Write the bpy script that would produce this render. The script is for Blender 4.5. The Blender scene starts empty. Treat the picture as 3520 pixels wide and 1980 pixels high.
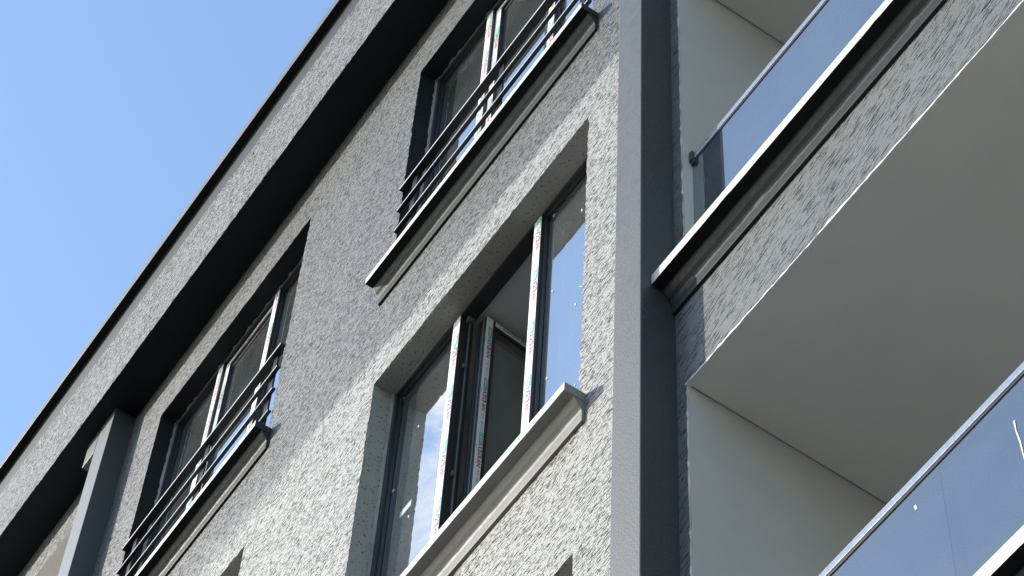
import bpy, bmesh, math, random
from mathutils import Vector, Matrix

# ---------------------------------------------------------------- camera, world, sun, exposure
sc = bpy.context.scene
COL = sc.collection
ZG = 1.6                      # eye height: all building heights below are measured from the eye

cam = bpy.data.cameras.new("camera")
cam.lens = 95.95
cam.sensor_width = 36.0
cam.clip_start = 0.1
cam.clip_end = 2000.0
cam_ob = bpy.data.objects.new("camera", cam)
COL.objects.link(cam_ob)
_R = ((0.56236289, 0.82586805, 0.04110901),
      (-0.68854653, 0.49522594, -0.52976877),
      (-0.45787735, 0.26961682, 0.84714527))
m = Matrix.Identity(4)
for i in range(3):
    m[i][0] = _R[0][i]
    m[i][1] = -_R[1][i]
    m[i][2] = -_R[2][i]
m[0][3], m[1][3], m[2][3] = 0.0, 0.0, ZG
cam_ob.matrix_world = m
sc.camera = cam_ob

SUN = Vector((-1.15, -1.0, 0.68)).normalized()          # towards the sun
EL = math.asin(SUN.z)
AZ = math.atan2(SUN.x, SUN.y)

world = bpy.data.worlds.new("World")
sc.world = world
world.use_nodes = True
wn = world.node_tree
bg = wn.nodes["Background"]
sky = wn.nodes.new("ShaderNodeTexSky")
sky.sky_type = 'NISHITA'
sky.sun_disc = False
sky.sun_elevation = EL
sky.sun_rotation = AZ % (2 * math.pi)
sky.altitude = 100.0
sky.air_density = 1.2
sky.dust_density = 0.4
sky.ozone_density = 1.8
# thin wisps of cirrus over the street side of the sky
tc = wn.nodes.new("ShaderNodeTexCoord")
nz = wn.nodes.new("ShaderNodeTexNoise")
nz.inputs["Scale"].default_value = 16.0
nz.inputs["Detail"].default_value = 7.0
nz.inputs["Roughness"].default_value = 0.62
nz.inputs["Distortion"].default_value = 0.6
wn.links.new(tc.outputs["Generated"], nz.inputs["Vector"])
dp = wn.nodes.new("ShaderNodeVectorMath"); dp.operation = 'DOT_PRODUCT'
wn.links.new(tc.outputs["Generated"], dp.inputs[0])
dp.inputs[1].default_value = (-0.5194, -0.2728, 0.8098)
mr = wn.nodes.new("ShaderNodeMapRange"); mr.interpolation_type = 'SMOOTHSTEP'
mr.inputs["From Min"].default_value = 0.9985
mr.inputs["From Max"].default_value = 0.9999
wn.links.new(dp.outputs["Value"], mr.inputs["Value"])
cr = wn.nodes.new("ShaderNodeMapRange"); cr.interpolation_type = 'SMOOTHSTEP'
cr.inputs["From Min"].default_value = 0.43
cr.inputs["From Max"].default_value = 0.64
wn.links.new(nz.outputs["Fac"], cr.inputs["Value"])
mu = wn.nodes.new("ShaderNodeMath"); mu.operation = 'MULTIPLY'
wn.links.new(mr.outputs["Result"], mu.inputs[0])
wn.links.new(cr.outputs["Result"], mu.inputs[1])
mxw = wn.nodes.new("ShaderNodeMix"); mxw.data_type = 'RGBA'
wn.links.new(mu.outputs[0], mxw.inputs["Factor"])
wn.links.new(sky.outputs["Color"], mxw.inputs[6])
mxw.inputs[7].default_value = (4.4, 4.45, 4.6, 1)
wn.links.new(mxw.outputs[2], bg.inputs["Color"])
bg.inputs["Strength"].default_value = 0.14

sun = bpy.data.lights.new("sun", 'SUN')
sun.energy = 2.5
sun.angle = math.radians(0.5)
sun.color = (1.0, 0.93, 0.82)
sun_ob = bpy.data.objects.new("sun", sun)
sun_ob.rotation_euler = (-SUN).to_track_quat('-Z', 'Y').to_euler()
sun_ob.location = (-20, -20, 30)
COL.objects.link(sun_ob)

sc.render.engine = 'CYCLES'
sc.cycles.use_denoising = True
sc.cycles.denoising_prefilter = 'NONE'      # keeps the fine plaster grain crisp
sc.cycles.sample_clamp_indirect = 3.0
sc.view_settings.view_transform = 'Standard'
sc.view_settings.look = 'None'
sc.view_settings.gamma = 1.0
sc.view_settings.use_curve_mapping = False
sc.view_settings.exposure = 1.3

# ---------------------------------------------------------------- materials
def new_mat(name):
    mt = bpy.data.materials.new(name)
    mt.use_nodes = True
    nt = mt.node_tree
    return mt, nt, nt.nodes["Principled BSDF"]

def N(nt, kind, **kw):
    n = nt.nodes.new(kind)
    for k, v in kw.items():
        setattr(n, k, v)
    return n

def mapr(nt, src, a, b, c=0.0, d=1.0, smooth=True):
    n = N(nt, "ShaderNodeMapRange")
    if smooth:
        n.interpolation_type = 'SMOOTHSTEP'
    n.inputs["From Min"].default_value = a
    n.inputs["From Max"].default_value = b
    n.inputs["To Min"].default_value = c
    n.inputs["To Max"].default_value = d
    nt.links.new(src, n.inputs["Value"])
    return n.outputs["Result"]

def math2(nt, op, a, b):
    n = N(nt, "ShaderNodeMath", operation=op)
    for i, v in enumerate((a, b)):
        if isinstance(v, (int, float)):
            n.inputs[i].default_value = v
        else:
            nt.links.new(v, n.inputs[i])
    return n.outputs[0]

def noise(nt, vec, scale, detail=2.0, rough=0.5):
    n = N(nt, "ShaderNodeTexNoise")
    n.inputs["Scale"].default_value = scale
    n.inputs["Detail"].default_value = detail
    n.inputs["Roughness"].default_value = rough
    nt.links.new(vec, n.inputs["Vector"])
    return n.outputs["Fac"]

def mixc(nt, f, a, b):
    n = N(nt, "ShaderNodeMix", data_type='RGBA')
    if isinstance(f, (int, float)):
        n.inputs["Factor"].default_value = f
    else:
        nt.links.new(f, n.inputs["Factor"])
    for i, v in ((6, a), (7, b)):
        if isinstance(v, tuple):
            n.inputs[i].default_value = (*v, 1)
        else:
            nt.links.new(v, n.inputs[i])
    return n.outputs[2]

def position(nt):
    return N(nt, "ShaderNodeNewGeometry").outputs["Position"]

CHAR = (0.014, 0.019, 0.0215)
DARKP = (0.092, 0.096, 0.092)     # charcoal paint broken up over rough plaster      # charcoal facade paint
LIGHT = (0.295, 0.292, 0.270)      # warm light grey facade paint

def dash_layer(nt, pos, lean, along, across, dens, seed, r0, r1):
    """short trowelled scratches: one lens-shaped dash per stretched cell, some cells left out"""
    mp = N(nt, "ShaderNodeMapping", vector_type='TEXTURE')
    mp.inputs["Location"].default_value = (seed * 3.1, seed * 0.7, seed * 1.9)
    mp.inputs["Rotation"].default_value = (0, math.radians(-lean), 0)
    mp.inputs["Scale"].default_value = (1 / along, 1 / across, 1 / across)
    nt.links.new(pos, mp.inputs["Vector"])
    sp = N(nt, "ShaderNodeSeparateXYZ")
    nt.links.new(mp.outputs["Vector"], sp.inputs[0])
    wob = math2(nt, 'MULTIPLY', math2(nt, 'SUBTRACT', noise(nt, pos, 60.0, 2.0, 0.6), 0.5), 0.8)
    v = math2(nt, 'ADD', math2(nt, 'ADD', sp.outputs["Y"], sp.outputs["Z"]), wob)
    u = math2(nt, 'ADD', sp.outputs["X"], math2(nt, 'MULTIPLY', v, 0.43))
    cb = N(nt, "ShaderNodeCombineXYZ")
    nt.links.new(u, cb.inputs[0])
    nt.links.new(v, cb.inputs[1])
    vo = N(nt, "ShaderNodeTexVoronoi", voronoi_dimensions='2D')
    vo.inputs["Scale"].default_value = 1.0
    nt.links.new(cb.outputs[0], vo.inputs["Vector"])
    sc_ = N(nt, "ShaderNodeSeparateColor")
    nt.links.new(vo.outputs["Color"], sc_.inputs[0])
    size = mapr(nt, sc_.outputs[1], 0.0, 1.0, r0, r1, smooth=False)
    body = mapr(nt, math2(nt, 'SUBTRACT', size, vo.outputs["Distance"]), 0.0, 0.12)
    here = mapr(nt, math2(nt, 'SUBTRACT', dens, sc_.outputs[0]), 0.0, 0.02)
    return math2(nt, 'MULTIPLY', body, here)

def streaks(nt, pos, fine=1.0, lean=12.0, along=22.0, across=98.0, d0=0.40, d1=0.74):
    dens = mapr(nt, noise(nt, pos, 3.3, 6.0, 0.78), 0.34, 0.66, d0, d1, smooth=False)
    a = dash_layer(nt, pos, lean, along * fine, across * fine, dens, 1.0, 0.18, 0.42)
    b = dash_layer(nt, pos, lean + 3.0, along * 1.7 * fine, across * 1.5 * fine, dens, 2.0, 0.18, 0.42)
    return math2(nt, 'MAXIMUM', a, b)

def plaster(name, mode, depth=0.007, grain=0.5, fine=1.0, rough=0.55, lean=12.0, spec=0.8, groove=1.0, base=DARKP, specks=0.0, **kw):
    mt, nt, b = new_mat(name)
    pos = position(nt)
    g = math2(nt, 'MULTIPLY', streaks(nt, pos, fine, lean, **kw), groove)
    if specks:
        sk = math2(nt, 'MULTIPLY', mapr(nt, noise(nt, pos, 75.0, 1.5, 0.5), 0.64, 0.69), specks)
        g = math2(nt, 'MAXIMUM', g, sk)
    gr = noise(nt, pos, 150.0, 2.0, 0.7)
    gr2 = noise(nt, pos, 55.0, 3.0, 0.6)
    lump = noise(nt, pos, 3.0, 4.0, 0.6)
    h = math2(nt, 'SUBTRACT', math2(nt, 'ADD', math2(nt, 'MULTIPLY', gr, grain), math2(nt, 'MULTIPLY', gr2, grain * 0.25)), g)
    bp = N(nt, "ShaderNodeBump")
    bp.inputs["Strength"].default_value = 1.0
    bp.inputs["Distance"].default_value = depth
    nt.links.new(h, bp.inputs["Height"])
    nt.links.new(bp.outputs["Normal"], b.inputs["Normal"])
    dark = mixc(nt, mapr(nt, lump, 0.3, 0.7), tuple(c * 0.85 for c in base), base)
    light = mixc(nt, mapr(nt, lump, 0.3, 0.7), tuple(c * 0.94 for c in LIGHT), LIGHT)
    if mode == 'dark':
        col = dark
    elif mode == 'light':
        col = light
    else:                                        # charcoal paint above, light paint below
        sp = N(nt, "ShaderNodeSeparateXYZ")
        nt.links.new(pos, sp.inputs[0])
        wob = math2(nt, 'MULTIPLY', math2(nt, 'SUBTRACT', noise(nt, pos, 2.2, 4.0, 0.6), 0.5), 0.22)
        fuzz = math2(nt, 'MULTIPLY', math2(nt, 'SUBTRACT', noise(nt, pos, 70.0, 2.0, 0.6), 0.5), 0.16)
        z = math2(nt, 'ADD', math2(nt, 'ADD', sp.outputs["Z"], wob), fuzz)
        # feathered edge, wider towards the left end of the wall
        wd = mapr(nt, sp.outputs["X"], -8.6, -6.0, 0.24, 0.035)
        d0 = math2(nt, 'DIVIDE', math2(nt, 'SUBTRACT', z, 10.37 + ZG), wd)
        up = mapr(nt, d0, -1.0, 1.0)
        col = mixc(nt, up, light, dark)
    # groove shade put into the colour, with the sheen cut there too
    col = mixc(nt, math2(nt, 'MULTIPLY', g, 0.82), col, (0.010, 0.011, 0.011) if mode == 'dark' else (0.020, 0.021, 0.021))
    nt.links.new(col, b.inputs["Base Color"])
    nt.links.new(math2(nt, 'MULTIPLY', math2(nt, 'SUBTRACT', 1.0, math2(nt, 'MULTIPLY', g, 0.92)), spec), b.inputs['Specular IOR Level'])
    rr = mapr(nt, gr, 0.3, 0.7, rough - 0.22, rough + 0.2)
    nt.links.new(rr, b.inputs["Roughness"])
    return mt

def paint(name, c, rough=0.4, var=0.12, bump=0.0006, scale=60.0, spec=0.5):
    mt, nt, b = new_mat(name)
    pos = position(nt)
    n1 = noise(nt, pos, 2.3, 5.0, 0.65)
    n2 = noise(nt, pos, scale, 3.0, 0.6)
    col = mixc(nt, mapr(nt, n1, 0.3, 0.7), tuple(x * (1 - var) for x in c), tuple(min(1, x * (1 + var)) for x in c))
    nt.links.new(col, b.inputs["Base Color"])
    nt.links.new(mapr(nt, n2, 0.3, 0.7, rough - 0.05, rough + 0.08), b.inputs["Roughness"])
    b.inputs["Specular IOR Level"].default_value = spec
    if bump:
        bp = N(nt, "ShaderNodeBump")
        bp.inputs["Strength"].default_value = 0.7
        bp.inputs["Distance"].default_value = bump
        nt.links.new(n2, bp.inputs["Height"])
        nt.links.new(bp.outputs["Normal"], b.inputs["Normal"])
    return mt

def column_paint():
    """smooth charcoal paint with a patch of rougher, touched-up roller work"""
    mt = paint("column_paint", (0.020, 0.025, 0.025), 0.55, 0.08, 0.0004, 45.0, spec=1.0)
    nt = mt.node_tree
    b = nt.nodes["Principled BSDF"]
    pos = position(nt)
    patch = mapr(nt, noise(nt, pos, 1.1, 3.0, 0.6), 0.47, 0.56)
    g = noise(nt, pos, 120.0, 4.0, 0.7)
    bp = N(nt, "ShaderNodeBump")
    bp.inputs["Distance"].default_value = 0.0014
    nt.links.new(patch, bp.inputs["Strength"])
    nt.links.new(g, bp.inputs["Height"])
    nt.links.new(bp.outputs["Normal"], b.inputs["Normal"])
    return mt

def marble():
    mt, nt, b = new_mat("marble")
    pos = position(nt)
    v = noise(nt, pos, 9.0, 6.0, 0.7)
    s = noise(nt, pos, 45.0, 4.0, 0.7)
    col = mixc(nt, mapr(nt, v, 0.3, 0.7), (0.62, 0.59, 0.52), (0.55, 0.51, 0.44))
    col = mixc(nt, mapr(nt, s, 0.66, 0.72, 0, 0.75), col, (0.30, 0.25, 0.18))
    nt.links.new(col, b.inputs["Base Color"])
    b.inputs["Roughness"].default_value = 0.45
    bp = N(nt, "ShaderNodeBump")
    bp.inputs["Distance"].default_value = 0.001
    nt.links.new(s, bp.inputs["Height"])
    nt.links.new(bp.outputs["Normal"], b.inputs["Normal"])
    return mt

def glass(name, power, tint, dirt=0.03, base=0.04):
    """coated glazing: Fresnel mirror over a tinted see-through sheet"""
    mt = bpy.data.materials.new(name)
    mt.use_nodes = True
    nt = mt.node_tree
    nt.nodes.remove(nt.nodes["Principled BSDF"])
    out = nt.nodes["Material Output"]
    fr = N(nt, "ShaderNodeFresnel")
    fr.inputs["IOR"].default_value = 1.5
    # both faces of a pane see the same outside reflection, so use the outward incidence only
    ge = N(nt, "ShaderNodeNewGeometry")
    lw = N(nt, "ShaderNodeVectorMath", operation='DOT_PRODUCT')
    nt.links.new(ge.outputs["Incoming"], lw.inputs[0])
    nt.links.new(ge.outputs["Normal"], lw.inputs[1])
    c = math2(nt, 'ABSOLUTE', lw.outputs["Value"], 0)
    f = math2(nt, 'ADD', base, math2(nt, 'MULTIPLY', 1.0 - base, math2(nt, 'POWER', math2(nt, 'SUBTRACT', 1.0, c), 5.0)))
    f = math2(nt, 'SUBTRACT', 1.0, math2(nt, 'POWER', math2(nt, 'SUBTRACT', 1.0, f), power))
    nt.nodes.remove(fr)
    pos = position(nt)
    gl = N(nt, "ShaderNodeBsdfGlossy")
    gl.inputs["Roughness"].default_value = 0.0
    gl.inputs["Color"].default_value = (0.95, 0.97, 1.0, 1)
    bp = N(nt, "ShaderNodeBump")
    bp.inputs["Distance"].default_value = 0.0004
    bp.inputs["Strength"].default_value = 0.3
    nt.links.new(noise(nt, pos, 2.5, 1.0), bp.inputs["Height"])
    nt.links.new(bp.outputs["Normal"], gl.inputs["Normal"])
    tr = N(nt, "ShaderNodeBsdfTransparent")
    tr.inputs["Color"].default_value = (*tint, 1)
    mx = N(nt, "ShaderNodeMixShader")
    nt.links.new(f, mx.inputs[0])
    nt.links.new(tr.outputs[0], mx.inputs[1])
    nt.links.new(gl.outputs[0], mx.inputs[2])
    df = N(nt, "ShaderNodeBsdfDiffuse")
    df.inputs["Color"].default_value = (0.36, 0.40, 0.40, 1)
    m2 = N(nt, "ShaderNodeMixShader")
    nt.links.new(mapr(nt, noise(nt, pos, 3.0, 4.0, 0.6), 0.3, 0.7, dirt * 0.75, dirt * 1.25), m2.inputs[0])
    nt.links.new(mx.outputs[0], m2.inputs[1])
    nt.links.new(df.outputs[0], m2.inputs[2])
    nt.links.new(m2.outputs[0], out.inputs[0])
    return mt

M = {}
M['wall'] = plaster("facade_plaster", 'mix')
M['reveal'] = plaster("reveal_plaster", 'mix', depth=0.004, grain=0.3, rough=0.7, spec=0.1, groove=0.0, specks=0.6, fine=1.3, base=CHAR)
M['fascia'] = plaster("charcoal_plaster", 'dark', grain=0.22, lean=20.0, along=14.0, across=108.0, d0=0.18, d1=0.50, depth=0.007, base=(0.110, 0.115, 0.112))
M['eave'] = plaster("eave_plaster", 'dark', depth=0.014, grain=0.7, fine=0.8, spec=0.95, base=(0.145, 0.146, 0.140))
M['char'] = paint("charcoal_paint", CHAR, 0.55, spec=0.45)
M['column'] = column_paint()
M['post'] = paint("post_paint", (0.040, 0.048, 0.050), 0.5, 0.1, 0.0006, 50.0, spec=1.0)
M['soffit'] = paint("shaded_charcoal_paint", tuple(c * 0.7 for c in CHAR), 0.6, spec=0.2)  # charcoal darkened to put shade into eave, cornice, sill and ledge undersides
M['grey'] = paint("light_grey_paint", (0.24, 0.236, 0.225), 0.5)
M['loggia'] = paint("beige_paint", (0.58, 0.57, 0.54), 0.6, 0.04)
M['balcony'] = paint("balcony_paint", (0.50, 0.485, 0.46), 0.6, 0.05, 0.0008, 30.0)
M['coping'] = paint("coping_sheet", (0.11, 0.115, 0.12), 0.5, 0.1, 0.001, 20.0)
M['ceiling'] = paint("balcony_ceiling_paint", (0.72, 0.72, 0.66), 0.6, 0.03, 0.0008, 30.0)
M['room'] = paint("room_paint", (0.55, 0.56, 0.55), 0.7, 0.05)
M['marble'] = marble()
M['bead'] = paint("white_primer", (0.60, 0.59, 0.56), 0.6, 0.1, 0.002, 120.0)
M['pvc'] = paint("anthracite_profile", (0.022, 0.025, 0.029), 0.33, 0.15, 0.0)
M['gasket'] = paint("gasket_rubber", (0.10, 0.095, 0.09), 0.5, 0.3, 0.0)
M['metal'] = paint("black_railing_metal", (0.006, 0.007, 0.008), 0.36, 0.15, 0.0, spec=0.42)
M['alu'] = paint("brushed_aluminium", (0.40, 0.42, 0.45), 0.26, 0.05, 0.0)
M['alu'].node_tree.nodes["Principled BSDF"].inputs["Metallic"].default_value = 0.6
M['cap'] = paint("black_plastic", (0.02, 0.02, 0.022), 0.45, 0.1, 0.0)
M['film_and_glint'] = paint("white_film_and_glint", (0.82, 0.83, 0.84), 0.35, 0.04, 0.0005, 90.0)  # window film; doubles as the sun glint painted on railing bars
M['print_green'] = paint("green_print", (0.10, 0.42, 0.30), 0.4, 0.1, 0.0)
M['print_black'] = paint("black_print", (0.03, 0.03, 0.035), 0.4, 0.1, 0.0)
M['print_red'] = paint("red_print", (0.50, 0.05, 0.08), 0.4, 0.1, 0.0)
M['print_pink'] = paint("faded_red_print", (0.70, 0.48, 0.50), 0.4, 0.1, 0.0)
M['print_grey'] = paint("grey_print", (0.40, 0.40, 0.44), 0.4, 0.1, 0.0)
M['sealant'] = paint("sealant", (0.24, 0.23, 0.21), 0.7, 0.3, 0.002, 140.0)
M['sticker'] = paint("sticker_paper", (0.40, 0.45, 0.44), 0.5, 0.1, 0.0)
M['pane'] = glass("window_glass", 2.4, (0.50, 0.54, 0.53), 0.09, 0.20)
M['sashpane'] = glass("sash_glass", 1.2, (0.80, 0.83, 0.81), 0.22, 0.10)
M['balcony_glass'] = glass("balcony_glass", 1.5, (0.20, 0.23, 0.29), 0.08, 0.17)
M['glass_edge'] = paint("polished_glass_edge", (0.16, 0.21, 0.28), 0.25, 0.05, 0.0)
M['spacer'] = paint("pane_edge", (0.03, 0.035, 0.04), 0.3, 0.1, 0.0)
M['ground'] = paint("pavement", (0.075, 0.073, 0.07), 0.8, 0.2, 0.004, 12.0)
M['roof'] = paint("roof_membrane", (0.16, 0.16, 0.16), 0.8)

# ---------------------------------------------------------------- mesh helper
class MB:
    """collects shapes (building heights, metres from the eye) and links them as ONE mesh object"""
    def __init__(self):
        self.v, self.f, self.mi, self.mats = [], [], [], []
    def slot(self, mt):
        if mt not in self.mats:
            self.mats.append(mt)
        return self.mats.index(mt)
    def face(self, pts, mt):
        n = len(self.v)
        self.v.extend(pts)
        self.f.append(tuple(range(n, n + len(pts))))
        self.mi.append(self.slot(mt))
    def box(self, x0, x1, y0, y1, z0, z1, mt, side=None):
        n = len(self.v)
        self.v += [(x, y, z) for z in (z0, z1) for y in (y0, y1) for x in (x0, x1)]
        s = self.slot(mt)
        t = s if side is None else self.slot(side)
        for q, fr in (((0, 1, 5, 4), 1), ((3, 2, 6, 7), 1), ((0, 2, 3, 1), 0), ((4, 5, 7, 6), 0), ((2, 0, 4, 6), 0), ((1, 3, 7, 5), 0)):
            self.f.append(tuple(n + i for i in q))
            self.mi.append(s if fr else t)
    def extrude_x(self, prof, x0, x1, mts, caps=None):
        """prof: (y,z) points running counter-clockwise seen from +X; mts: one material or one per side"""
        k = len(prof)
        for i in range(k):
            a, b = prof[i], prof[(i + 1) % k]
            mt = mts[i] if isinstance(mts, (list, tuple)) else mts
            self.face([(x0, a[0], a[1]), (x0, b[0], b[1]), (x1, b[0], b[1]), (x1, a[0], a[1])], mt)
        cm = caps or (mts[-1] if isinstance(mts, (list, tuple)) else mts)
        self.face([(x1, p[0], p[1]) for p in prof], cm)
        self.face([(x0, p[0], p[1]) for p in reversed(prof)], cm)
    def build(self, name, parent=None, origin=None, bevel=0.0, normals=True):
        me = bpy.data.meshes.new(name)
        if origin is None:
            xs, ys, zs = zip(*self.v)
            origin = ((min(xs) + max(xs)) / 2, (min(ys) + max(ys)) / 2, (min(zs) + max(zs)) / 2)
        ox, oy, oz = origin
        me.from_pydata([(x - ox, y - oy, z - oz) for x, y, z in self.v], [], self.f)
        for mt in self.mats:
            me.materials.append(mt)
        me.polygons.foreach_set("material_index", self.mi)
        if normals:
            bm = bmesh.new()
            bm.from_mesh(me)
            bmesh.ops.remove_doubles(bm, verts=bm.verts, dist=1e-5)
            bmesh.ops.recalc_face_normals(bm, faces=bm.faces)
            bm.to_mesh(me)
            bm.free()
        o = bpy.data.objects.new(name, me)
        COL.objects.link(o)
        po = Vector((0, 0, 0))
        if parent is not None:
            o.parent = parent
            po = WORG[parent.name]
        o.location = Vector((ox, oy, oz + ZG)) - po
        WORG[o.name] = Vector((ox, oy, oz + ZG))
        if bevel:
            bv = o.modifiers.new("bevel", 'BEVEL')
            bv.width = bevel
            bv.segments = 2
            bv.limit_method = 'ANGLE'
        return o

WORG = {}

def empty(name, loc, parent=None):
    o = bpy.data.objects.new(name, None)
    o.empty_display_size = 0.3
    COL.objects.link(o)
    w = Vector((loc[0], loc[1], loc[2] + ZG))
    if parent is not None:
        o.parent = parent
        o.location = w - WORG[parent.name]
    else:
        o.location = w
    WORG[o.name] = w
    return o

def copy_tree(o, parent, shift):
    """a part and its sub-parts again at another place; mesh data shared"""
    c = o.copy()
    COL.objects.link(c)
    c.parent = parent
    c.location = o.location + Vector(shift)
    WORG[c.name] = WORG[o.name] + Vector(shift)
    for ch in list(o.children):
        d = ch.copy()
        COL.objects.link(d)
        d.parent = c
    return c

def rnd(*k):
    return random.Random(hash(tuple(round(x, 3) for x in k))).uniform(-1, 1)

# ---------------------------------------------------------------- ground
gm = MB()
gm.face([(-400, -400, -ZG), (400, -400, -ZG), (400, 400, -ZG), (-400, 400, -ZG)], M['ground'])
g = gm.build("ground", origin=(0, 0, -ZG))
g["kind"] = "structure"

# ---------------------------------------------------------------- the building
YF = 3.0                               # facade plane
B = empty("apartment_building", (-5.0, YF, -ZG))
B["label"] = "charcoal and light grey plastered apartment block with casement windows and glass balconies"
B["category"] = "apartment building"

ZS = 13.648                            # eave soffit
COLS = ((-9.04, -7.365), (-6.245, -4.57))
HEADS = (13.135, 10.107, 7.11)         # window heads, top storey first
SILL = 2.133                           # head to sill
LOG = (-13.2, -9.70, 10.9, 13.235)     # loggia beside the post

openings = []
for hd in HEADS:
    for x0, x1 in COLS:
        openings.append((x0, x1, hd - SILL - 0.02, hd))
openings.append(LOG)

# --- front wall: rectangles round the openings, with ragged plaster edges at every reveal
def jit(x, z, along):
    a = 0.0042
    e = rnd(x, z, 1.0) * a + rnd(round(x * 8), round(z * 8), 2.0) * a * 0.7
    return (x + (0 if along == 'x' else e), YF, z + (e if along == 'x' else 0))

def edge_pts(x0, z0, x1, z1, ragged):
    """points from (x0,z0) up to but not including (x1,z1)"""
    L = abs(x1 - x0) + abs(z1 - z0)
    if not ragged or L < 0.05:
        return [(x0, YF, z0)]
    along = 'x' if abs(x1 - x0) > abs(z1 - z0) else 'z'
    n = max(2, int(L / 0.022))
    out = []
    for i in range(n):
        t = i / n
        x, z = x0 + (x1 - x0) * t, z0 + (z1 - z0) * t
        out.append((x, YF, z) if i == 0 else jit(x, z, along))
    return out

def in_open(x, z):
    return any(a < x < b and c < z < d for a, b, c, d in openings)

wx0, wx1, wz0, wz1 = -13.6, -3.998, -ZG, ZS + 0.3
xs = sorted({wx0, wx1, *[o[0] for o in openings], *[o[1] for o in openings]})
zs = sorted({wz0, wz1, *[o[2] for o in openings], *[o[3] for o in openings]})
# canonical ragged edges, stored in both directions so that neighbours share them
edge_cache = {}
def shared_edge(p, q):
    key = (min(p, q), max(p, q))
    if key not in edge_cache:
        (x0, z0), (x1, z1) = key
        mx, mz = (x0 + x1) / 2, (z0 + z1) / 2
        e = 1e-3
        if x0 == x1:
            rag = in_open(mx - e, mz) != in_open(mx + e, mz)
        else:
            rag = in_open(mx, mz - e) != in_open(mx, mz + e)
        edge_cache[key] = (edge_pts(x0, z0, x1, z1, rag), rag)
    pts, rag = edge_cache[key]
    end = (key[1][0], YF, key[1][1])
    full = pts + [end]
    if (p, q) != key:
        full = full[::-1]
    return full, rag

w = MB()
for i in range(len(xs) - 1):
    for j in range(len(zs) - 1):
        a, b, c, d = xs[i], xs[i + 1], zs[j], zs[j + 1]
        cx, cz = (a + b) / 2, (c + d) / 2
        hole = in_open(cx, cz)
        loop = [((a, c), (b, c)), ((b, c), (b, d)), ((b, d), (a, d)), ((a, d), (a, c))]
        if not hole:
            poly = []
            for p, q in loop:
                poly += shared_edge(p, q)[0][:-1]
            w.face(poly, M['wall'])
        else:
            lg = LOG[0] < cx < LOG[1] and LOG[2] < cz < LOG[3]
            for p, q in loop:
                pts, rag = shared_edge(p, q)
                if not rag:
                    continue
                n = len(pts) - 1
                for k in range(n):
                    s, t = k / n, (k + 1) / n
                    a0 = (p[0] + (q[0] - p[0]) * s, p[1] + (q[1] - p[1]) * s)
                    a1 = (p[0] + (q[0] - p[0]) * t, p[1] + (q[1] - p[1]) * t)
                    y1 = YF + 0.012
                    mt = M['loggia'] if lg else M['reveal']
                    w.face([pts[k], pts[k + 1], (a1[0], y1, a1[1]), (a0[0], y1, a0[1])], mt)
                ye = 4.4 if lg else 3.40
                y1 = YF + 0.012
                ym = 3.13
                w.face([(p[0], y1, p[1]), (q[0], y1, q[1]), (q[0], ym, q[1]), (p[0], ym, p[1])], mt)
                w.face([(p[0], ym, p[1]), (q[0], ym, q[1]), (q[0], ye, q[1]), (p[0], ye, p[1])], mt if lg else M['room'])
# loggia back wall, then end walls, rear and roof of the block
w.face([(LOG[0], 4.4, LOG[2]), (LOG[1], 4.4, LOG[2]), (LOG[1], 4.4, LOG[3]), (LOG[0], 4.4, LOG[3])], M['loggia'])
w.face([(wx0, YF, wz0), (wx0, 13, wz0), (wx0, 13, 14.7), (wx0, YF, 14.7)], M['char'])
wall = w.build("facade_wall", B, normals=False)

# --- rear shell and roof
s = MB()
s.box(wx0 + 0.003, 4.997, 12.9, 13.1, -ZG, 14.69, M['grey'])
s.build("rear_wall", B)
r = MB()
r.box(wx0 + 0.003, 5.0, 3.06, 12.89, 13.96, 14.6, M['roof'])
r.build("roof", B)

# --- eave: soffit slab, plastered fascia, smooth cove and thin cornice
e = MB()
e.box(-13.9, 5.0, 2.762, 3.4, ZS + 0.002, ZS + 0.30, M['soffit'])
e.build("eave_soffit", B)
# plastered fascia with a ragged lower arris
e = MB()
YE = 2.753
n = 900
x0, x1 = -13.9, 5.0
bot, top = [], []
for i in range(n + 1):
    x = x0 + (x1 - x0) * i / n
    bot.append((x, YE + 0.001 * rnd(x, 5.0), ZS - 0.002 + 0.004 * rnd(x, 7.0) + 0.004 * rnd(round(x * 5), 3.0)))
    top.append((x, YE, 14.462 + 0.007 * rnd(x, 9.0) + 0.014 * rnd(round(x * 3), 4.0)))
for i in range(n):
    e.face([bot[i], bot[i + 1], top[i + 1], top[i]], M['eave'])
    e.face([top[i], top[i + 1], (top[i + 1][0], 2.760, top[i + 1][2]), (top[i][0], 2.760, top[i][2])], M['eave'])
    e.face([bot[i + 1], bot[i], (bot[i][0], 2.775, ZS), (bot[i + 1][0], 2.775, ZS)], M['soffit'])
e.build("eave_fascia", B, normals=False)
e = MB()
prof = [(2.757, 14.40), (2.757, 14.60), (2.7568, 14.64), (2.7563, 14.68), (2.755, 14.71), (2.7525, 14.7195), (2.697, 14.72), (2.697, 14.82), (3.05, 14.84), (3.05, 14.40)]
pm = [M['char']] * 5 + [M['soffit'], M['coping'], M['coping']] + [M['char']] * 2
e.extrude_x(prof, -13.9, 5.0, pm)
e.build("eave_cornice", B, bevel=0.004)

# --- column between the facade and the balconies, pier behind it, post with bracket at the loggia
c = MB(); c.box(-4.154, -3.995, 2.858, 3.05, -ZG, ZS - 0.002, M['column'])
c.build("column", B, bevel=0.004)
c = MB(); c.box(-9.69, -9.50, 2.862, 3.05, 10.0, ZS - 0.002, M['post'])
c.build("post", B, bevel=0.004)
c = MB(); c.box(-9.842, -9.693, 2.862, 2.999, 13.395, ZS - 0.004, M['post'])
c.build("post_bracket", B, bevel=0.004)

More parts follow.
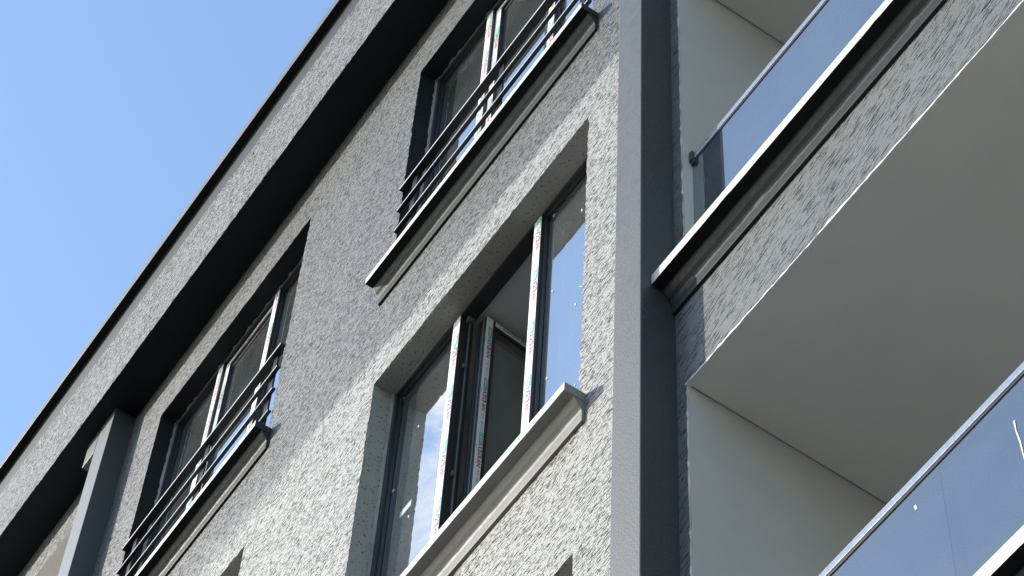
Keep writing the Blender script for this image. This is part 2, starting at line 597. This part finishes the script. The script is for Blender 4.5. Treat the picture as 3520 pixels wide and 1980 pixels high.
c = MB()
zz = [4.0 + i * 0.03 for i in range(int((ZS - 4.0) / 0.03) + 1)]
L, Rr = [], []
for z in zz:
    L.append((-3.994, YF + 0.002, z))
    Rr.append((-3.942 + 0.003 * rnd(z, 11.0) + 0.003 * rnd(round(z * 6), 12.0), YF + 0.002, z))
for i in range(len(zz) - 1):
    c.face([L[i], Rr[i], Rr[i + 1], L[i + 1]], M['fascia'])
    c.face([Rr[i], (-3.944, YF + 0.01, zz[i]), (-3.944, YF + 0.01, zz[i + 1]), Rr[i + 1]], M['bead'])
c.build("pier", B, normals=False)

# ---------------------------------------------------------------- printed film strips
_font_cache = {}
def text_mesh(body):
    if body not in _font_cache:
        cu = bpy.data.curves.new("lettering", 'FONT')
        cu.body = body
        cu.size = 1.0
        cu.resolution_u = 2
        cu.offset = 0.025
        ob = bpy.data.objects.new("lettering", cu)
        me = bpy.data.meshes.new_from_object(ob)
        vs = [tuple(v.co) for v in me.vertices]
        fs = [tuple(p.vertices) for p in me.polygons]
        bpy.data.objects.remove(ob)
        bpy.data.meshes.remove(me)
        bpy.data.curves.remove(cu)
        xs_ = [v[0] for v in vs]; ys_ = [v[1] for v in vs]
        _font_cache[body] = (vs, fs, min(xs_), max(xs_), min(ys_), max(ys_))
    return _font_cache[body]

def put_text(mb, body, s0, s1, h0, h1, place, mt):
    """lettering stretched to run s0..s1 along the strip and h0..h1 across it"""
    vs, fs, a, b, c0, d = text_mesh(body)
    n = len(mb.v)
    for x, y, z in vs:
        mb.v.append(place(s0 + (x - a) / (b - a) * (s1 - s0), h0 + (y - c0) / (d - c0) * (h1 - h0)))
    si = mb.slot(mt)
    for f in fs:
        mb.f.append(tuple(n + i for i in f)); mb.mi.append(si)

def put_rect(mb, s0, s1, h0, h1, place, mt):
    mb.face([place(s0, h0), place(s1, h0), place(s1, h1), place(s0, h1)], mt)

def film_print(length, width, place, phase=0.0):
    """place(s, h, lift): s runs along the strip in reading direction, h across it"""
    mb = MB()
    T = 0.40
    lift1 = lambda s, h: place(s, h, 0.0012)
    lift2 = lambda s, h: place(s, h, 0.0018)
    k = -1
    while k * T + phase < length:
        o = k * T + phase
        k += 1
        a, b = width * 0.40, width * 0.93
        def ok(s0, s1):
            return o + s0 > 0.004 and o + s1 < length - 0.004
        if ok(0.0, 0.082):
            put_rect(mb, o, o + 0.082, a, b, lift1, M['print_green'])
            put_text(mb, "DEN", o + 0.008, o + 0.074, a + width * 0.1, b - width * 0.1, lift2, M['film_and_glint'])
        if ok(0.084, 0.145):
            put_text(mb, "UCE", o + 0.086, o + 0.143, a, b, lift1, M['print_black'])
        if ok(0.147, 0.182):
            put_rect(mb, o + 0.148, o + 0.180, a, b, lift1, M['print_red'])
            put_text(mb, "R", o + 0.154, o + 0.174, a + width * 0.1, b - width * 0.1, lift2, M['film_and_glint'])
        if ok(0.184, 0.245):
            put_text(mb, "AN", o + 0.186, o + 0.243, a, b, lift1, M['print_red'])
        if ok(0.268, 0.300):
            put_text(mb, "II", o + 0.268, o + 0.300, a + width * 0.12, b - width * 0.14, lift1, M['print_pink'])
        if ok(0.318, 0.385):
            put_text(mb, "0212 3", o + 0.318, o + 0.385, a + width * 0.1, b - width * 0.14, lift1, M['print_grey'])
        if ok(0.05, 0.13):
            put_text(mb, "tel", o + 0.09, o + 0.125, width * 0.06, width * 0.22, lift1, M['print_grey'])
    return mb

# ---------------------------------------------------------------- windows
FW = 1.675
Y0 = 3.108
MU = (0.490, 0.546, 1.118, 1.172)      # mullion edges from the left jamb
ZB = -SILL + 0.03

def pane_box(mb, x0, x1, y0, z0, z1, mt):
    mb.box(x0, x1, y0, y0 + 0.024, z0, z1, mt, M['spacer'])

def mullion(x0, x1, hd, parent):
    mb = MB()
    mb.box(x0, x1, Y0, Y0 + 0.024, hd + ZB, hd - 0.021, M['pvc'])
    mb.box(x0 + 0.006, x1 - 0.006, Y0 + 0.024, Y0 + 0.040, hd + ZB, hd - 0.021, M['pvc'])
    mb.box(x0 + 0.001, x1 - 0.001, Y0 + 0.040, Y0 + 0.070, hd + ZB, hd - 0.021, M['pvc'])
    return mb.build("mullion", parent, bevel=0.002)

def film_strip(x0, x1, hd, parent, phase, y=Y0, ztop=-0.022, flip=False):
    za, zb = hd + ztop, hd + ZB + 0.002
    mb = MB()
    mb.box(x0 + 0.001, x1 - 0.001, y - 0.0016, y - 0.0002, zb, za, M['film_and_glint'])
    mb.build("protective_film", parent)
    place = lambda s, h, l: (x0 + h, y - 0.0016 - l + 0.0008, za - s)
    pm_ = film_print(za - zb, x1 - x0, place, phase)
    pm_.build("film_print", parent, normals=False)["kind"] = "stuff"

def build_window(x0, hd, is_open, film_phase):
    W = empty("window", (x0 + FW / 2, Y0, hd + ZB), B)
    xl = [x0 + v for v in MU]
    f = MB()
    t = 0.024
    f.box(x0 + 0.002, x0 + t, Y0, Y0 + 0.07, hd + ZB, hd - 0.002, M['pvc'])
    f.box(x0 + FW - t, x0 + FW - 0.002, Y0, Y0 + 0.07, hd + ZB, hd - 0.002, M['pvc'])
    f.box(x0 + t, x0 + FW - t, Y0, Y0 + 0.07, hd - 0.020, hd - 0.002, M['pvc'])
    f.box(x0 + t, x0 + FW - t, Y0, Y0 + 0.07, hd + ZB - 0.03, hd + ZB + t, M['pvc'])
    # glazing beads
    for a, b in ((x0 + t, xl[0]), (xl[3], x0 + FW - t)):
        f.box(a, a + 0.012, Y0 + 0.016, Y0 + 0.031, hd + ZB + t, hd - 0.0205, M['pvc'])
        f.box(a + 0.012, b - 0.001, Y0 + 0.016, Y0 + 0.031, hd - 0.032, hd - 0.0205, M['pvc'])
    f.build("frame", W, bevel=0.002)
    mullion(xl[0], xl[1], hd, W)
    mullion(xl[2], xl[3], hd, W)
    for a, b in ((x0 + t - 0.004, xl[0] + 0.008), (xl[3] - 0.008, x0 + FW - t + 0.004)):
        p = MB()
        pane_box(p, a, b, Y0 + 0.033, hd + ZB, hd - 0.012, M['pane'])
        p.build("pane", W)
    film_strip(xl[0], xl[1], hd, W, film_phase)
    film_strip(xl[2], xl[3], hd, W, film_phase - 0.12)
    # sash, built closed: u across from the hinge, v depth
    sx0, sx1 = xl[1] + 0.006, xl[2] - 0.006
    sw = sx1 - sx0
    zt, zb = hd - 0.034, hd + ZB + 0.012
    ang = math.radians(95) if is_open else 0.0
    hx, hy = (xl[1] + 0.012, 3.192) if is_open else (sx0, Y0 + 0.078)
    ca, sa = math.cos(ang), math.sin(ang)
    def tr(u, v, z):
        v -= 0.06
        return (hx + u * ca - v * sa, hy + u * sa + v * ca, z)
    def sbox(mb, u0, u1, v0, v1, z0, z1, mt, side=None):
        k = len(mb.v)
        mb.box(u0, u1, v0, v1, z0, z1, mt, side)
        mb.v[k:] = [tr(*p) for p in mb.v[k:]]
    st = 0.052
    q = MB()
    for u0, u1 in ((0, st), (sw - st, sw)):
        sbox(q, u0, u1, 0, 0.060, zb, zt, M['pvc'])
    sbox(q, st, sw - st, 0, 0.060, zt - st, zt, M['pvc'])
    sbox(q, st, sw - st, 0, 0.060, zb, zb + st, M['pvc'])
    # rebate ridges and gasket on the hinge edge
    sbox(q, -0.004, 0, 0.010, 0.018, zb, zt, M['gasket'])
    sbox(q, -0.005, 0, 0.034, 0.040, zb, zt, M['pvc'])
    # inner glazing bead
    sbox(q, st, sw - st, 0.012, 0.024, zt - st - 0.012, zt - st, M['gasket'])
    q.build("sash", W, bevel=0.0015)
    p = MB()
    sbox(p, st - 0.004, sw - st + 0.004, 0.022, 0.046, zb + st - 0.004, zt - st + 0.004, M['sashpane'] if is_open else M['pane'], M['spacer'])
    p.build("pane", W)
    # film on the sash stile and head
    fm = MB()
    fs = 0.036 if is_open else st - 0.002
    sbox(fm, 0.002, fs, -0.0016, -0.0003, zb + 0.002, zt - 0.002, M['film_and_glint'])
    sbox(fm, st - 0.002, sw - 0.002, -0.0016, -0.0003, zt - st + 0.016, zt - 0.003, M['film_and_glint'])
    fm.build("protective_film", W)
    pl = lambda s, h, l: tr(h, -0.0012 - l, zt - 0.02 - s)
    film_print(zt - zb - 0.04, fs, pl, 0.05 if is_open else 0.22).build("film_print", W, normals=False)["kind"] = "stuff"
    pl2 = lambda s, h, l: tr(st + s, -0.0012 - l, zt - st + 0.016 + h * 0.62)
    film_print(sw - st - 0.01, st, pl2, 0.04).build("film_print", W, normals=False)["kind"] = "stuff"
    if is_open:
        k = MB()
        k.box(xl[1] + 0.002, xl[1] + 0.010, Y0 + 0.042, Y0 + 0.050, hd + ZB + 0.02, hd - 0.06, M['gasket'])
        for zz_ in (-0.42, -1.2, -1.85):
            k.box(xl[1] + 0.001, xl[1] + 0.013, Y0 + 0.028, Y0 + 0.038, hd + zz_, hd + zz_ + 0.03, M['gasket'])
        k.box(xl[1] - 0.001, xl[1] + 0.022, Y0 + 0.028, Y0 + 0.060, hd - 0.055, hd - 0.022, M['gasket'])
        k.build("hinge_strip", W, bevel=0.002)
    # ragged sealant and mortar smear where the frame meets the reveal
    k = MB()
    n_ = 60
    xj = x0 + 0.0025
    zz_ = [hd + ZB + (SILL - 0.03) * i / n_ for i in range(n_ + 1)]
    wd_ = [0.010 + 0.010 * abs(rnd(z, x0, 21.0)) for z in zz_]
    for i in range(n_):
        k.face([(xj, Y0 - wd_[i], zz_[i]), (xj, Y0 - wd_[i + 1], zz_[i + 1]), (xj + 0.006, Y0 - 0.001, zz_[i + 1]), (xj + 0.006, Y0 - 0.001, zz_[i])], M['sealant'])
    xq = [x0 + FW * i / n_ for i in range(n_ + 1)]
    wq = [0.004 + 0.010 * max(0, rnd(x, hd, 22.0)) for x in xq]
    for i in range(n_):
        k.face([(xq[i], Y0 - wq[i], hd - 0.0025), (xq[i + 1], Y0 - wq[i + 1], hd - 0.0025), (xq[i + 1], Y0 - 0.001, hd - 0.006), (xq[i], Y0 - 0.001, hd - 0.006)], M['sealant'])
    k.build("sealant", W, normals=False)
    return W

def build_sill(x0, hd, paint_mt):
    """stone slab on a coved moulding; returns the part"""
    xa, xb = x0 - 0.065, x0 + FW + 0.047
    zt = hd - SILL
    mb = MB()
    zl = zt - 0.048
    nseg = 56
    yl = 2.907
    # lip with a slightly chipped lower arris
    for i in range(nseg):
        s0, s1 = xa + (xb - xa) * i / nseg, xa + (xb - xa) * (i + 1) / nseg
        def lip(x):
            d = 0.0012 * rnd(x, zt, 3.0)
            return d if abs(x - xa) > 1e-4 and abs(x - xb) > 1e-4 else 0.0
        d0, d1 = lip(s0), lip(s1)
        mb.face([(s0, yl, zl + d0), (s1, yl, zl + d1), (s1, yl, zt), (s0, yl, zt)], M['marble'])
        mb.face([(s0, yl, zt), (s1, yl, zt), (s1, Y0 - 0.001, zt + 0.004), (s0, Y0 - 0.001, zt + 0.004)], M['marble'])
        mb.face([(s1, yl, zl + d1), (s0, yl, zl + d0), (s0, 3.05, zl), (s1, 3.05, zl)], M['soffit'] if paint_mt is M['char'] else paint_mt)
    for x, rev in ((xa, False), (xb, True)):
        pts = [(x, yl, zl), (x, yl, zt), (x, 3.05, zt), (x, 3.05, zl)]
        mb.face(pts[::-1] if rev else pts, paint_mt)
    S = mb.build("window_sill", B)
    prof = [(2.947, zl + 0.002), (2.952, zl - 0.010), (2.966, zl - 0.030), (2.978, zl - 0.042), (2.986, zl - 0.060), (2.986, zl - 0.116), (3.03, zl - 0.116), (3.03, zl + 0.002)]
    mo = MB()
    mo.extrude_x(prof, xa + 0.002, xb - 0.002, paint_mt)
    mo.build("moulding", S, bevel=0.003)
    return S

def build_railing(x0, zsill):
    """flat bars screwed across the lower third of the top-storey windows"""
    R0 = empty("window_railing", (x0 + FW / 2, 2.99, zsill), B)
    xa, xb = x0 + 0.004, x0 + FW - 0.008
    mb = MB()
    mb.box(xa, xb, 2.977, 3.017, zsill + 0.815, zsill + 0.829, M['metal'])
    mb.box(xa + 0.002, xb - 0.002, 2.9757, 2.9768, zsill + 0.818, zsill + 0.828, M['film_and_glint'])  # white strip stands in for the sun glint on the rail front
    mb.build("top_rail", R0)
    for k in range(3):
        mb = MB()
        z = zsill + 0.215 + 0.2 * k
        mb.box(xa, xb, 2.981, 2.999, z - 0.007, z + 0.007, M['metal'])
        mb.box(xa + 0.002, xb - 0.002, 2.9797, 2.9808, z - 0.001, z + 0.006, M['film_and_glint'])  # painted glint line along the front of the bar
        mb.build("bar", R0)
    for xc in (x0 + 0.118, x0 + FW * 0.53, x0 + FW - 0.09):
        mb = MB()
        mb.box(xc - 0.022, xc + 0.022, 3.0, 3.010, zsill + 0.004, zsill + 0.814, M['metal'])
        mb.build("post", R0, bevel=0.0015)
    return R0

wa = build_window(COLS[0][0], HEADS[0], False, 0.06)
wa["label"] = "top storey window beside the loggia post, behind railing bars"
wb = copy_tree(wa, B, (COLS[1][0] - COLS[0][0], 0, 0))
wb["label"] = "top storey window next to the column, behind railing bars"
wc = build_window(COLS[1][0], HEADS[1], True, 0.135)
wc["label"] = "window with its middle sash swung open inwards"
wd = copy_tree(wa, B, (0, 0, HEADS[1] - HEADS[0]))
wd["label"] = "second storey window with only its head showing, below the left railed window"
we = copy_tree(wa, B, (COLS[1][0] - COLS[0][0], 0, HEADS[2] - HEADS[0]))
we["label"] = "lowest window with only its head showing, beside the column"

sa_ = build_sill(COLS[0][0], HEADS[0], M['char'])
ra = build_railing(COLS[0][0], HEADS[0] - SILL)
copy_tree(sa_, B, (COLS[1][0] - COLS[0][0], 0, 0))
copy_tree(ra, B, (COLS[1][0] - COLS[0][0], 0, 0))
sc_ = build_sill(COLS[1][0], HEADS[1], M['grey'])

# stickers and scraps of tape left on the panes of the open window
def scrap(parent, name, pts, y, mt=None):
    mb = MB()
    mb.face([(p[0], y, p[1]) for p in pts], mt or M['sticker'])
    mb.face([(p[0], y + 0.0008, p[1]) for p in reversed(pts)], mt or M['sticker'])
    n_ = len(pts)
    for i in range(n_):
        a, b = pts[i], pts[(i + 1) % n_]
        mb.face([(a[0], y, a[1]), (a[0], y + 0.0008, a[1]), (b[0], y + 0.0008, b[1]), (b[0], y, b[1])], mt or M['sticker'])
    return mb.build(name, parent, normals=False)

YP = Y0 + 0.0312
def ray_pt(u, v, y):
    dx, dy = (u - 1760), (v - 990)
    d = [_R[0][k] * dx + _R[1][k] * dy + _R[2][k] * 9381.64 for k in range(3)]
    s_ = y / d[1]
    return d[0] * s_, d[2] * s_

def scrap_at(parent, u, v, w_, h_, ang=0.0, y=YP, name="tape_scrap"):
    cx, cz = ray_pt(u, v, y)
    ca, sa = math.cos(ang), math.sin(ang)
    pts = [(cx + a * ca - b * sa, cz + a * sa + b * ca) for a, b in ((-w_ / 2, -h_ / 2), (w_ / 2, -h_ / 2), (w_ / 2, h_ / 2), (-w_ / 2, h_ / 2))]
    return scrap(parent, name, pts, y)

scrap_at(wc, 1394, 1749, 0.085, 0.042, 0.0, name="sticker")
for u, v, a, b, an in ((1404, 1775, 0.012, 0.03, 0.3), (1352, 1686, 0.02, 0.03, 0.5), (1388, 1370, 0.015, 0.02, 0), (1438, 1465, 0.012, 0.028, 0.5), (1518, 1478, 0.01, 0.03, 0.2),
                       (1898, 1001, 0.010, 0.03, 0.6), (1977, 1046, 0.012, 0.035, 0.2), (1879, 1300, 0.015, 0.03, 0.3), (1997, 985, 0.006, 0.05, 0.6), (1976, 1322, 0.01, 0.02, 0.2), (1904, 740, 0.02, 0.02, 0.2), (2000, 722, 0.01, 0.04, 0.2)):
    scrap_at(wc, u, v, a * 0.75, b * 0.7, an)

# rooms behind the windows, so that the openings look into plastered interiors
for hd in HEADS:
    for x0, x1 in COLS:
        rm = MB()
        a, b, y0, y1, z0, z1 = x0 - 0.5, x1 + 0.35, 3.40, 6.6, hd - 2.75, hd + 0.24
        rm.face([(a, y1, z0), (b, y1, z0), (b, y1, z1), (a, y1, z1)], M['room'])
        rm.face([(a, y0, z0), (a, y1, z0), (a, y1, z1), (a, y0, z1)], M['room'])
        rm.face([(b, y0, z0), (b, y1, z0), (b, y1, z1), (b, y0, z1)], M['room'])
        rm.face([(a, y0, z0), (b, y0, z0), (b, y1, z0), (a, y1, z0)], M['room'])
        rm.face([(a, y0, z1), (b, y0, z1), (b, y1, z1), (a, y1, z1)], M['room'])
        zo = hd - SILL - 0.02
        rm.face([(a, y0, z0), (x0, y0, z0), (x0, y0, z1), (a, y0, z1)], M['room'])
        rm.face([(x1, y0, z0), (b, y0, z0), (b, y0, z1), (x1, y0, z1)], M['room'])
        rm.face([(x0, y0, z0), (x1, y0, z0), (x1, y0, zo), (x0, y0, zo)], M['room'])
        rm.face([(x0, y0, hd), (x1, y0, hd), (x1, y0, z1), (x0, y0, z1)], M['room'])
        rm.build("room_interior", B)

# ---------------------------------------------------------------- balconies
XA, XB = -3.942, 1.2
def build_balcony(zs, ztop_fascia, lip_t, lip_b, rail, seam, first):
    """zs: slab soffit; rail: (bottom, top) of the handrail face, or None"""
    b = MB()
    # slab with its painted soffit
    b.box(XA + 0.004, XB, 3.012, 4.5, zs, lip_b - 0.18, M['ceiling'])
    S = b.build("balcony", B)
    # plastered fascia with ragged lower arris and a bright unpainted drip edge
    fm = MB()
    n_ = 260
    x1_ = XB
    bt = [(XA - 0.0065 + (x1_ - XA + 0.0065) * i / n_) for i in range(n_ + 1)]
    lo = [zs + 0.008 + 0.004 * rnd(x, zs, 1.0) + 0.004 * rnd(round(x * 7), zs, 2.0) for x in bt]
    lo2 = [zs - 0.003 + 0.003 * rnd(x, zs, 4.0) for x in bt]
    for i in range(n_):
        fm.face([(bt[i], YF, lo[i]), (bt[i + 1], YF, lo[i + 1]), (bt[i + 1], YF, lip_b), (bt[i], YF, lip_b)], M['fascia'])
    fm.build("fascia", S, normals=False)
    dm = MB()
    for i in range(n_):
        dm.face([(bt[i], YF + 0.001, lo2[i]), (bt[i + 1], YF + 0.001, lo2[i + 1]), (bt[i + 1], YF + 0.001, lo[i + 1] + 0.004), (bt[i], YF + 0.001, lo[i] + 0.004)], M['bead'])
        dm.face([(bt[i + 1], YF + 0.001, lo2[i + 1]), (bt[i], YF + 0.001, lo2[i]), (bt[i], 3.02, zs - 0.001), (bt[i + 1], 3.02, zs - 0.001)], M['ceiling'])
    dm.build("drip_edge", S, normals=False)
    # moulding and stone ledge
    mo = MB()
    prof = [(2.945, lip_b + 0.002), (2.950, lip_b - 0.012), (2.964, lip_b - 0.032), (2.977, lip_b - 0.044), (2.986, lip_b - 0.062), (2.986, lip_b - 0.114), (3.03, lip_b - 0.114), (3.03, lip_b + 0.002)]
    mo.extrude_x(prof, -3.9935, XB, M['char'])
    mo.build("moulding", S, bevel=0.003)
    ld = MB()
    yl = 2.902
    ns = 170
    xa = -3.9935
    for i in range(ns):
        s0, s1 = xa + (XB - xa) * i / ns, xa + (XB - xa) * (i + 1) / ns
        def chip(x):
            return 0.0011 * rnd(x, zs, 6.0) + (0.004 if rnd(x, zs, 8.0) > 0.93 else 0.0)
        d0, d1 = chip(s0), chip(s1)
        ld.face([(s0, yl, lip_b + d0), (s1, yl, lip_b + d1), (s1, yl, lip_t), (s0, yl, lip_t)], M['marble'])
        ld.face([(s0, yl, lip_t), (s1, yl, lip_t), (s1, 3.12, lip_t + 0.003), (s0, 3.12, lip_t + 0.003)], M['marble'])
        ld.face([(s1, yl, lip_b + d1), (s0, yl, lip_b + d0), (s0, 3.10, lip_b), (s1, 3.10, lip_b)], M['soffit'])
    for x, rev in ((xa, False), (XB, True)):
        pts = [(x, yl, lip_b), (x, yl, lip_t), (x, 3.10, lip_t), (x, 3.10, lip_b)]
        ld.face(pts[::-1] if rev else pts, M['marble'])
    ld.build("ledge", S)
    if rail:
        yr = 3.048
        cuts = [XA + 0.002] + seam + [XB]
        for a, c_ in zip(cuts[:-1], cuts[1:]):
            p = MB()
            p.box(a + (0.0003 if a in seam else 0), c_ - (0.0003 if c_ in seam else 0), yr + 0.006, yr + 0.030, lip_t + 0.004, rail[0] - 0.010, M['balcony_glass'], M['glass_edge'])
            p.build("glass_pane", S)
        rl = MB()
        rl.box(XA + 0.012, XB, yr, yr + 0.036, rail[0], rail[1], M['alu'])
        rl.build("top_rail", S, bevel=0.003)
        rl = MB()
        rl.box(XA + 0.012, XB, yr + 0.003, yr + 0.033, rail[0] - 0.012, rail[0] - 0.0005, M['cap'])
        rl.build("rail_gasket", S)
        cp = MB()
        cp.box(XA + 0.001, XA + 0.020, yr - 0.012, yr + 0.048, rail[0] - 0.022, rail[1] + 0.010, M['cap'])
        cp.box(XA + 0.006, XA + 0.028, yr - 0.006, yr + 0.042, rail[0] - 0.040, rail[0] - 0.020, M['cap'])
        cp.build("rail_end_cap", S, bevel=0.004)
    return S

bal_u = build_balcony(7.343, 7.805, 7.984, 7.928, (8.862, 8.897), [-1.2], True)
bal_u["label"] = "upper balcony with glass railing and white stone ledge"
xs_l, _ = ray_pt(3253, 1765, 3.054)
bal_l = build_balcony(4.343, 4.80, 5.022, 4.966, (5.824, 5.856), [xs_l], False)
bal_l["label"] = "lower balcony cut by the bottom right corner"
top_b = MB()
top_b.box(XA + 0.004, XB, 3.012, 4.5, 10.40, 10.85, M['ceiling'])
tb = top_b.build("balcony", B)
tf = MB()
tf.box(XA - 0.02, XB, 3.0, 3.011, 10.405, 11.03, M['fascia'])
tf.build("fascia", tb)

# side wall and back wall of the balcony bay
sw_ = MB()
sw_.box(-4.10, XA, 3.0105, 4.6, 4.0, ZS, M['balcony'])
sw_.build("balcony_side_wall", B)
bw = MB()
bw.box(XA + 0.001, XB, 4.501, 4.70, -ZG, ZS, M['balcony'])
bw.build("balcony_back_wall", B)
rw = MB()
rw.box(XB + 0.001, 5.0, 3.0, 4.70, -ZG, ZS, M['fascia'])
rw.build("facade_wall", B)

# tape scrap and paint run on the lower balcony glass
yg = 3.053
scrap_at(bal_l, 3147, 1744, 0.009, 0.022, 0.2, yg, "tape_scrap")
run = []
for u, v in ((3486, 1447), (3493, 1480), (3506, 1515), (3514, 1545), (3522, 1580)):
    run.append(ray_pt(u, v, yg))
pr = MB()
for i in range(len(run) - 1):
    (xa_, za_), (xb_, zb_) = run[i], run[i + 1]
    wa_, wb_ = (0.0034, 0.0018, 0.0026, 0.0022, 0.0012)[i:i + 2]
    pr.face([(xa_ - wa_, yg - 0.001, za_), (xb_ - wb_, yg - 0.001, zb_), (xb_ + wb_, yg - 0.001, zb_), (xa_ + wa_, yg - 0.001, za_)], M['bead'])
    pr.face([(xa_ - wa_, yg, za_), (xb_ - wb_, yg, zb_), (xb_ - wb_, yg - 0.001, zb_), (xa_ - wa_, yg - 0.001, za_)], M['bead'])
    pr.face([(xa_ + wa_, yg - 0.001, za_), (xb_ + wb_, yg - 0.001, zb_), (xb_ + wb_, yg, zb_), (xa_ + wa_, yg, za_)], M['bead'])
pr.build("paint_run", bal_l)
